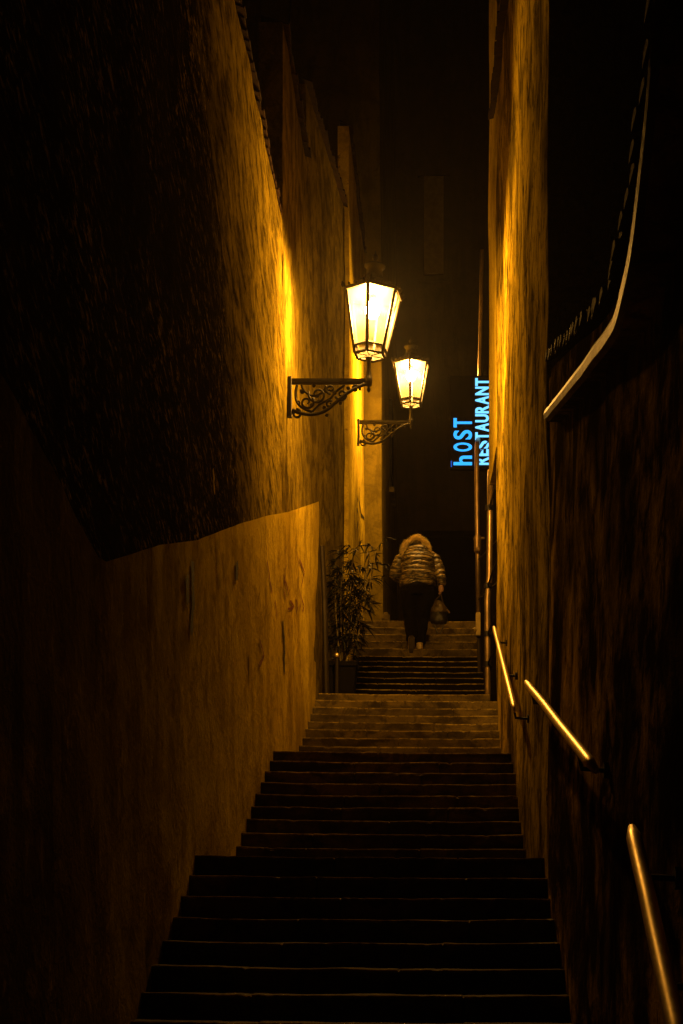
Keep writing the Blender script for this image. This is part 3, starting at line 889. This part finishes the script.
for ci in range(12):
    a = random.uniform(0, 2 * PI); r = random.uniform(0.02, 0.12)
    base = BP + Vector((r * math.cos(a), r * math.sin(a), h_ - 0.06))
    top = base + Vector((random.uniform(-0.10, 0.38), random.uniform(-0.15, 0.10), random.uniform(0.95, 1.42)))
    pts = []
    for k in range(9):
        t = k / 8
        p = base.lerp(top, t) + Vector((0.03 * math.sin(t * 2.4 + ci), 0, 0))
        pts.append(p)
    bm = bmesh.new()
    tube(bm, pts, [0.011 * (1 - 0.55 * k / 8) for k in range(9)], 7)
    for k in range(1, 8):
        tube(bm, [pts[k] + Vector((0, 0, -.005)), pts[k] + Vector((0, 0, .005))], 0.013 * (1 - 0.5 * k / 8), 7)
    link('cane', bm, M['cane'], BB)
    for k in range(2 if ci % 3 else 1, 9):
        nb = 2
        for q in range(nb):
            a = random.uniform(0, 2 * PI)
            el = random.uniform(-0.1, 0.9)
            bl = random.uniform(0.06, 0.20)
            dv = Vector((math.cos(a) * math.cos(el), math.sin(a) * math.cos(el) * 0.8, math.sin(el)))
            e = pts[k] + dv * bl
            tube(bmL, [pts[k], e], 0.0025, 4)
            for z_ in range(random.randint(4, 7)):
                a2 = a + random.uniform(-1.3, 1.3)
                dl = Vector((math.cos(a2), math.sin(a2), random.uniform(-0.7, 0.5)))
                leaf(bmL, pts[k].lerp(e, random.uniform(0.5, 1.0)), dl, random.uniform(0.11, 0.20), random.uniform(0.010, 0.015))
# one fan of bigger leaves at the right side
c = D(367, 600, 17.7)
for a in (-1.2, -0.75, -0.3, 0.15, 0.6, 1.1):
    leaf(bmL, c, Vector((math.cos(a), -0.2, math.sin(a) + 0.3)), 0.17, 0.014)
tube(bmL, [c, c + Vector((-0.25, 0.05, -0.1))], 0.004, 4)
link('foliage', bmL, M['leaf'], BB)

BO = thing('bollard', 'thin metal post with a shiny round cap in front of the bamboo planter', 'post', (-1.20, 17.40, 2.49))
bm = bmesh.new()
lathe(bm, (-1.20, 17.45, 2.49), [(0.045, 0), (0.045, 0.015), (0.024, 0.02), (0.024, 0.44), (0.03, 0.445)], 12)
link('shaft', bm, M['darkpipe'], BO, smooth=False)
bm = bmesh.new()
lathe(bm, (-1.20, 17.45, 2.935), [(0.030, 0.0), (0.037, 0.015), (0.034, 0.04), (0.02, 0.055), (0.004, 0.06)], 14)
link('cap', bm, M['brass'], BO, smooth=True)

# ------------------------------------------------------------------ graffiti (paint on the left walls)
strokes('graffiti', L2, M['redpaint'], -1.368, [
    [(288, 545), (289, 565), (288, 590), (290, 603)], [(300, 552), (302, 570), (301, 585), (304, 600), (302, 612)],
    [(292, 600), (296, 606), (290, 610)], [(303, 560), (308, 572), (305, 590)], [(304, 592), (308, 606), (306, 614)], [(298, 598), (301, 606), (298, 617)],
    [(287, 575), (290, 585), (292, 598)]], 0.016)
strokes('graffiti', L1, M['redpaint'], -1.368, [[(270, 560), (273, 580), (276, 596)], [(262, 640), (266, 655), (261, 668)], [(278, 600), (281, 622)]], 0.02)
strokes('graffiti', L2, M['blackpaint'], -1.368, [[(287, 620), (288, 650), (287.5, 678)], [(287.6, 655), (288, 678)]], 0.045)
strokes('scrape', L1, M['limewash'], -1.4, [[(216, 540), (217, 570), (219, 590)], [(222, 552), (226, 585)], [(248, 655), (249, 690)], [(212, 470), (213, 500)]], 0.03)
strokes('scrape', L1, M['blackpaint'], -1.4, [[(190, 560), (191, 600), (189, 640)], [(184, 575), (186, 610)], [(236, 560), (237, 585)]], 0.05)
strokes('graffiti', L4, M['blackpaint'], -1.152, [
    [(360, 497), (359, 508), (361, 515)], [(362, 487), (361.3, 500), (363, 515), (366, 520)], [(366, 489), (366, 505), (367.5, 517)],
    [(360.5, 520), (358.5, 530), (360, 522)], [(363, 523), (363, 527)], [(364.8, 550), (365, 553)], [(357, 500), (356.5, 520), (358, 540)], [(363.5, 532), (364, 545)]], 0.03, face=-1.183, amp=0.018, seed=14.0)
strokes('graffiti', L3, M['blackpaint'], -1.20, [], 0.02) if False else None

# ------------------------------------------------------------------ person
def remesh(bm, voxel, iters=2):
    me = bpy.data.meshes.new('t'); bmesh.ops.recalc_face_normals(bm, faces=bm.faces); bm.to_mesh(me); bm.free()
    ob = bpy.data.objects.new('t', me); COL.objects.link(ob)
    md = ob.modifiers.new('r', 'REMESH'); md.mode = 'VOXEL'; md.voxel_size = voxel
    ms = ob.modifiers.new('s', 'SMOOTH'); ms.iterations = iters; ms.factor = 0.5
    dg = bpy.context.evaluated_depsgraph_get()
    m2 = bpy.data.meshes.new_from_object(ob.evaluated_get(dg))
    bpy.data.objects.remove(ob); bpy.data.meshes.remove(me)
    b2 = bmesh.new(); b2.from_mesh(m2); bpy.data.meshes.remove(m2)
    return b2

PX, PY, PZ = -0.32, 21.45, 3.70
def Q(x, y, z): return Vector((PX + x, PY + y, PZ + z))
PE = thing('person', 'person seen from behind climbing the steps in a mottled quilted jacket and dark trousers', 'person', tuple(Q(0, 0, 0)))
UP = (0, 1, 0)
def limb(bm, pts, rad, n=14, ry=None):
    tube(bm, [Q(*p) for p in pts], rad, n, ry=ry, up=UP)
def blob(bm, c, r, sc=(1, 1, 1)):
    vs = bmesh.ops.create_icosphere(bm, subdivisions=3, radius=1.0)['verts']
    for v in vs:
        v.co = Q(*c) + Vector((v.co.x * r * sc[0], v.co.y * r * sc[1], v.co.z * r * sc[2]))

# body: one continuous surface
hand = Vector((0.335, -0.06, 0.885))
bm = bmesh.new()
limb(bm, [(0, -0.06, 0.86), (0, -0.03, 1.0), (0, 0.02, 1.2), (0, 0.09, 1.40), (0, 0.14, 1.47)], [0.17, 0.16, 0.16, 0.17, 0.07], ry=[0.12, 0.11, 0.11, 0.11, 0.06])
limb(bm, [(0, 0.12, 1.42), (0, 0.19, 1.54)], [0.06, 0.055])
blob(bm, (0, 0.22, 1.60), 0.095, (0.92, 1.1, 1.15))
blob(bm, (0, 0.325, 1.575), 0.018, (0.8, 1, 1.2))                    # nose
for s in (-1, 1):
    blob(bm, (s * 0.09, 0.22, 1.59), 0.03, (0.4, 0.7, 1.1))
limb(bm, [(-0.09, -0.05, 0.88), (-0.085, 0.0, 0.50), (-0.085, -0.14, 0.16), (-0.085, -0.17, 0.10)], [0.10, 0.065, 0.045, 0.04])   # trailing leg
limb(bm, [(0.09, -0.05, 0.88), (0.06, 0.03, 0.48), (0.03, -0.04, 0.10), (0.03, -0.04, 0.05)], [0.10, 0.065, 0.045, 0.04])
limb(bm, [(0.03, -0.06, 0.045), (0.035, 0.10, 0.035)], [0.036, 0.03])
limb(bm, [(-0.085, -0.18, 0.10), (-0.085, -0.20, -0.03)], [0.036, 0.03])
limb(bm, [(0.17, 0.08, 1.40), (0.245, 0.07, 1.33), (0.315, -0.01, 1.10), (0.335, -0.05, 0.93)], [0.06, 0.055, 0.042, 0.030])
limb(bm, [(-0.17, 0.08, 1.40), (-0.235, 0.07, 1.33), (-0.30, 0.04, 1.11), (-0.22, 0.24, 1.08)], [0.06, 0.055, 0.042, 0.030])
# right hand: palm and curled fingers round the handle, left hand likewise closed in front
def mk_hand(bm, c, fwd, side):
    c = Vector(c)
    limb(bm, [tuple(c + Vector((0, 0, 0.05))), tuple(c), tuple(c + Vector((0, 0, -0.045)))], [0.026, 0.040, 0.036], ry=[0.018, 0.018, 0.015])
    for i, L in enumerate((0.9, 1.0, 0.95, 0.75)):
        y = -0.030 + 0.020 * i
        p0 = c + Vector((0.0, y, -0.045)); p1 = c + Vector((-0.004 * side, y, -0.045 - 0.030 * L)); p2 = p1 + Vector((-0.022 * side, 0, -0.012 * L)); p3 = p2 + Vector((-0.012 * side, 0, 0.016))
        limb(bm, [tuple(p0), tuple(p1), tuple(p2), tuple(p3)], [0.010, 0.009, 0.008, 0.007], 8)
    t0 = c + Vector((-0.004 * side, 0.028, -0.005)); limb(bm, [tuple(t0), tuple(t0 + Vector((-0.012 * side, 0.022, -0.025))), tuple(t0 + Vector((-0.022 * side, 0.012, -0.05)))], [0.012, 0.010, 0.008], 8)
mk_hand(bm, hand, None, 1)
mk_hand(bm, (-0.20, 0.28, 1.07), None, -1)
bm = remesh(bm, 0.007, 2)
link('body', bm, M['skin'], PE, smooth=True)

# trousers
bm = bmesh.new()
limb(bm, [(0, -0.08, 0.78), (0, -0.08, 0.88), (0, -0.06, 1.02)], [0.235, 0.245, 0.22], 20, ry=[0.15, 0.17, 0.15])
limb(bm, [(-0.125, -0.08, 0.86), (-0.125, -0.05, 0.68), (-0.10, 0.01, 0.48), (-0.09, -0.08, 0.28), (-0.087, -0.15, 0.14)], [0.125, 0.12, 0.095, 0.088, 0.075], ry=[0.15, 0.14, 0.10, 0.088, 0.075])
limb(bm, [(0.12, -0.08, 0.86), (0.115, -0.04, 0.68), (0.075, 0.03, 0.48), (0.05, 0.0, 0.26), (0.035, -0.03, 0.10)], [0.125, 0.118, 0.09, 0.082, 0.072], ry=[0.15, 0.14, 0.10, 0.088, 0.075])
bm = remesh(bm, 0.012, 3)
for v in bm.verts:
    v.co += v.normal * noise.noise(v.co * 9) * 0.012
link('trousers', bm, M['trouser'], PE, smooth=True)

# quilted jacket
bm = bmesh.new()
nr = 44
pts, ra, rb = [], [], []
for i in range(nr + 1):
    t = i / nr
    z = 0.90 + 0.56 * t
    y = -0.07 + 0.16 * t ** 1.4
    w = lerp_table([(0, 0.245), (0.12, 0.255), (0.45, 0.245), (0.75, 0.255), (0.88, 0.225), (0.95, 0.17), (1, 0.11)], t)
    dd = lerp_table([(0, 0.165), (0.3, 0.17), (0.7, 0.175), (0.9, 0.14), (1, 0.08)], t)
    puff = 0.014 * abs(math.sin(t * PI * 8.5)) - 0.006
    pts.append((0, y, z)); ra.append(w + puff); rb.append(dd + puff)
limb(bm, pts, ra, 28, ry=rb)
def sleeve(ps, rs, npf):
    vs = [Vector(p) for p in ps]; out = []; rr = []
    seg = len(vs) - 1
    for i in range(36):
        t = i / 35 * seg; k = min(seg - 1, int(t)); f = t - k
        out.append(tuple(vs[k].lerp(vs[k + 1], f)))
        rr.append(rs[k] + (rs[k + 1] - rs[k]) * f + 0.012 * abs(math.sin(i / 35 * PI * npf)) - 0.005)
    limb(bm, out, rr, 16)
sleeve([(0.17, 0.09, 1.38), (0.255, 0.07, 1.31), (0.30, 0.02, 1.18), (0.335, -0.02, 1.05), (0.345, -0.045, 0.93)], [0.085, 0.088, 0.080, 0.072, 0.052], 7)
sleeve([(-0.17, 0.09, 1.38), (-0.245, 0.07, 1.31), (-0.30, 0.03, 1.20), (-0.325, 0.02, 1.10), (-0.25, 0.17, 1.07), (-0.215, 0.24, 1.07)], [0.085, 0.088, 0.082, 0.078, 0.06, 0.052], 8)
bm = remesh(bm, 0.009, 1)
for v in bm.verts:
    v.co += v.normal * (noise.noise(v.co * 7) * 0.012 + noise.noise(v.co * 23) * 0.004)
link('jacket', bm, M['jacket'], PE, smooth=True)

# hood, rounded over the bowed head, with a fur edge
bm = bmesh.new()
blob(bm, (0.0, 0.17, 1.55), 0.145, (0.98, 1.0, 0.98))
blob(bm, (0.0, 0.03, 1.45), 0.13, (1.35, 0.75, 0.62))
bm = remesh(bm, 0.012, 3)
for v in bm.verts: v.co += v.normal * noise.noise(v.co * 11) * 0.012
link('hood', bm, M['jacket'], PE, smooth=True)
bm = bmesh.new()
ring = []
for i in range(60):
    a = -0.35 + (PI + 0.7) * i / 59
    ring.append(Vector((0.150 * math.cos(a) - 0.012 - (0.03 if math.cos(a) < -0.6 else 0), 0.02 + 0.05 * math.sin(a), 1.465 + 0.165 * max(0, math.sin(a)) ** 1.0 - (0.0 if math.sin(a) > 0 else 0.05) - 0.03 * abs(math.cos(a)))))
tube(bm, [Q(*p) for p in ring], [0.036 + 0.012 * noise.noise(Vector((i * 0.25, 1, 2))) for i in range(60)], 12)
for k in range(5000):
    p = random.choice(ring) + Vector((random.uniform(-.008, .008), random.uniform(-.01, .01), random.uniform(-.008, .008)))
    rad = Vector((p.x, 0, p.z - 1.485)).normalized()
    th = random.uniform(-1.9, 1.9)
    dv = (rad * math.cos(th) + Vector((0, -1, 0)) * math.sin(th) * (1 if random.random() < 0.75 else -1) + Vector((random.uniform(-.4, .4), 0, random.uniform(-.5, .2)))).normalized()
    b0 = Q(*p) + dv * 0.036
    L = random.uniform(0.025, 0.055)
    if k % 5 == 0:                                  # fur lying over the crown of the hood
        a = random.uniform(0.5, PI - 0.5); b_ = random.uniform(-0.3, 0.9)
        dv = Vector((math.cos(a), -math.sin(b_) * 0.9, math.sin(a) * math.cos(b_))).normalized()
        b0 = Q(0.0, 0.10, 1.50) + dv * 0.135
    s = dv.cross(Vector((random.random(), random.random(), random.random()))).normalized() * 0.0022
    e = b0 + dv * L + Vector((0, 0, -0.01))
    bm.faces.new((bm.verts.new(b0 - s), bm.verts.new(b0 + s), bm.verts.new(e)))
link('fur_trim', bm, M['fur'], PE)
bm = bmesh.new()
blob(bm, (0.0, 0.22, 1.615), 0.104, (0.95, 1.02, 1.1))
link('hair', bm, M['hair'], PE, smooth=True)

# shoes
bm = bmesh.new()
limb(bm, [(0.03, -0.09, 0.045), (0.03, -0.05, 0.055), (0.033, 0.06, 0.045), (0.036, 0.16, 0.03)], [0.038, 0.046, 0.046, 0.03], ry=[0.038, 0.048, 0.040, 0.022])
limb(bm, [(0.03, -0.05, 0.05), (0.03, -0.045, 0.11)], [0.045, 0.05])
bm = remesh(bm, 0.008, 2)
link('shoe', bm, M['shoe'], PE, smooth=True)
bm = bmesh.new()
limb(bm, [(-0.085, -0.205, 0.175), (-0.085, -0.20, 0.13), (-0.085, -0.215, 0.03), (-0.087, -0.22, -0.06)], [0.038, 0.046, 0.047, 0.032], ry=[0.030, 0.040, 0.038, 0.022])
limb(bm, [(-0.085, -0.19, 0.14), (-0.085, -0.14, 0.18)], [0.045, 0.05])
bm = remesh(bm, 0.008, 2)
sh = link('shoe', bm, M['shoe'], PE, smooth=True)
bm = bmesh.new()
limb(bm, [(-0.085, -0.238, 0.18), (-0.085, -0.248, 0.13), (-0.085, -0.256, 0.03), (-0.087, -0.246, -0.065)], [0.030, 0.040, 0.042, 0.028], ry=[0.008, 0.010, 0.010, 0.008])
link('sole', bm, M['sole'], sh, smooth=True)

# ------------------------------------------------------------------ handbag
hc = Q(hand.x, hand.y, hand.z - 0.085)
BG = thing('handbag', 'dark handbag with tan upper flap and dangling straps carried in the right hand', 'bag', (hc.x - 0.02, hc.y, hc.z - 0.42))
bx, by_, bz = hc.x - 0.03, hc.y, hc.z
bm = bmesh.new()
tube(bm, [Vector((bx, by_, bz - 0.42)), Vector((bx, by_, bz - 0.38)), Vector((bx, by_, bz - 0.27)), Vector((bx, by_, bz - 0.20)), Vector((bx, by_, bz - 0.15))],
     [0.105, 0.125, 0.125, 0.105, 0.07], 20, ry=[0.05, 0.065, 0.06, 0.045, 0.02], up=UP)
bm = remesh(bm, 0.010, 2)
for v in bm.verts: v.co += v.normal * noise.noise(v.co * 12) * 0.012
link('body', bm, M['bagdark'], BG, smooth=True)
bm = bmesh.new()
tube(bm, [Vector((bx, by_ - 0.01, bz - 0.26)), Vector((bx, by_ - 0.012, bz - 0.20)), Vector((bx, by_ - 0.01, bz - 0.13)), Vector((bx + 0.01, by_, bz - 0.10))],
     [0.130, 0.115, 0.080, 0.05], 18, ry=[0.066, 0.055, 0.035, 0.02], up=UP)
bm = remesh(bm, 0.009, 1)
for v in bm.verts: v.co += v.normal * noise.noise(v.co * 15) * 0.014
link('flap', bm, M['bagtan'], BG, smooth=True)
for s in (-1, 1):
    bm = bmesh.new()
    tube(bm, [Vector((bx + s * 0.075, by_, bz - 0.16)), Vector((bx + s * 0.05, by_, bz - 0.08)), Vector((bx + 0.03, by_, bz + 0.002)), Vector((bx + 0.035, by_, bz + 0.006))], 0.008, 7)
    link('handle', bm, M['bagtan'], BG)
    bm = bmesh.new()
    tube(bm, [Vector((bx + s * 0.075, by_ - 0.02, bz - 0.39)), Vector((bx + s * 0.055, by_ - 0.02, bz - 0.48)), Vector((bx + s * 0.018, by_ - 0.02, bz - 0.56))], 0.009, 6)
    link('strap', bm, M['bagdark'], BG)
bm = bmesh.new()
tube(bm, [Vector((bx + 0.11, by_ - 0.03, bz - 0.22)), Vector((bx + 0.14, by_ - 0.03, bz - 0.25)), Vector((bx + 0.15, by_ - 0.03, bz - 0.27))], 0.012, 6)
link('buckle', bm, M['brass'], BG)

# ------------------------------------------------------------------ thin night mist
bm = bmesh.new(); box(bm, (-62, -32, -5.2), (62, 82, 24))
m = bpy.data.materials.new('night mist'); m.use_nodes = True
nt = m.node_tree; nt.nodes.clear()
pv = N(nt, 'ShaderNodeVolumePrincipled'); pv.inputs['Density'].default_value = 0.00032; pv.inputs['Anisotropy'].default_value = 0.78
pv.inputs['Color'].default_value = (0.9, 0.85, 0.8, 1)
o = N(nt, 'ShaderNodeOutputMaterial'); nt.links.new(pv.outputs[0], o.inputs['Volume'])
hz = link('haze', bm, m); hz['kind'] = 'stuff'; hz['label'] = 'thin night mist glowing round the lanterns'; hz['category'] = 'haze'
# ------------------------------------------------------------------ world, camera
w = bpy.data.worlds.new('World'); S.world = w; w.use_nodes = True
nt = w.node_tree
sky = nt.nodes.new('ShaderNodeTexSky'); sky.sky_type = 'NISHITA'; sky.sun_disc = False
sky.sun_elevation = math.radians(-5); sky.sun_rotation = math.radians(200)
bgn = nt.nodes['Background']; nt.links.new(sky.outputs[0], bgn.inputs[0]); bgn.inputs[1].default_value = 0.0002

cam = bpy.data.cameras.new('camera'); co = bpy.data.objects.new('camera', cam); COL.objects.link(co)
co.location = (0, 0, 0); co.rotation_euler = (math.radians(90), 0, 0)
cam.sensor_fit = 'VERTICAL'; cam.sensor_height = 36; cam.sensor_width = 24
cam.lens = F / 1024 * 36
cam.shift_x = -(HX - 341.5) / 1024; cam.shift_y = (HY - 512) / 1024
cam.clip_end = 300; cam.clip_start = 0.05
S.camera = co
S.view_settings.view_transform = 'Standard'; S.view_settings.look = 'None'
S.view_settings.exposure = 0; S.view_settings.gamma = 1; S.view_settings.use_curve_mapping = False
for o in bpy.data.objects:
    if 'org' in o: del o['org']
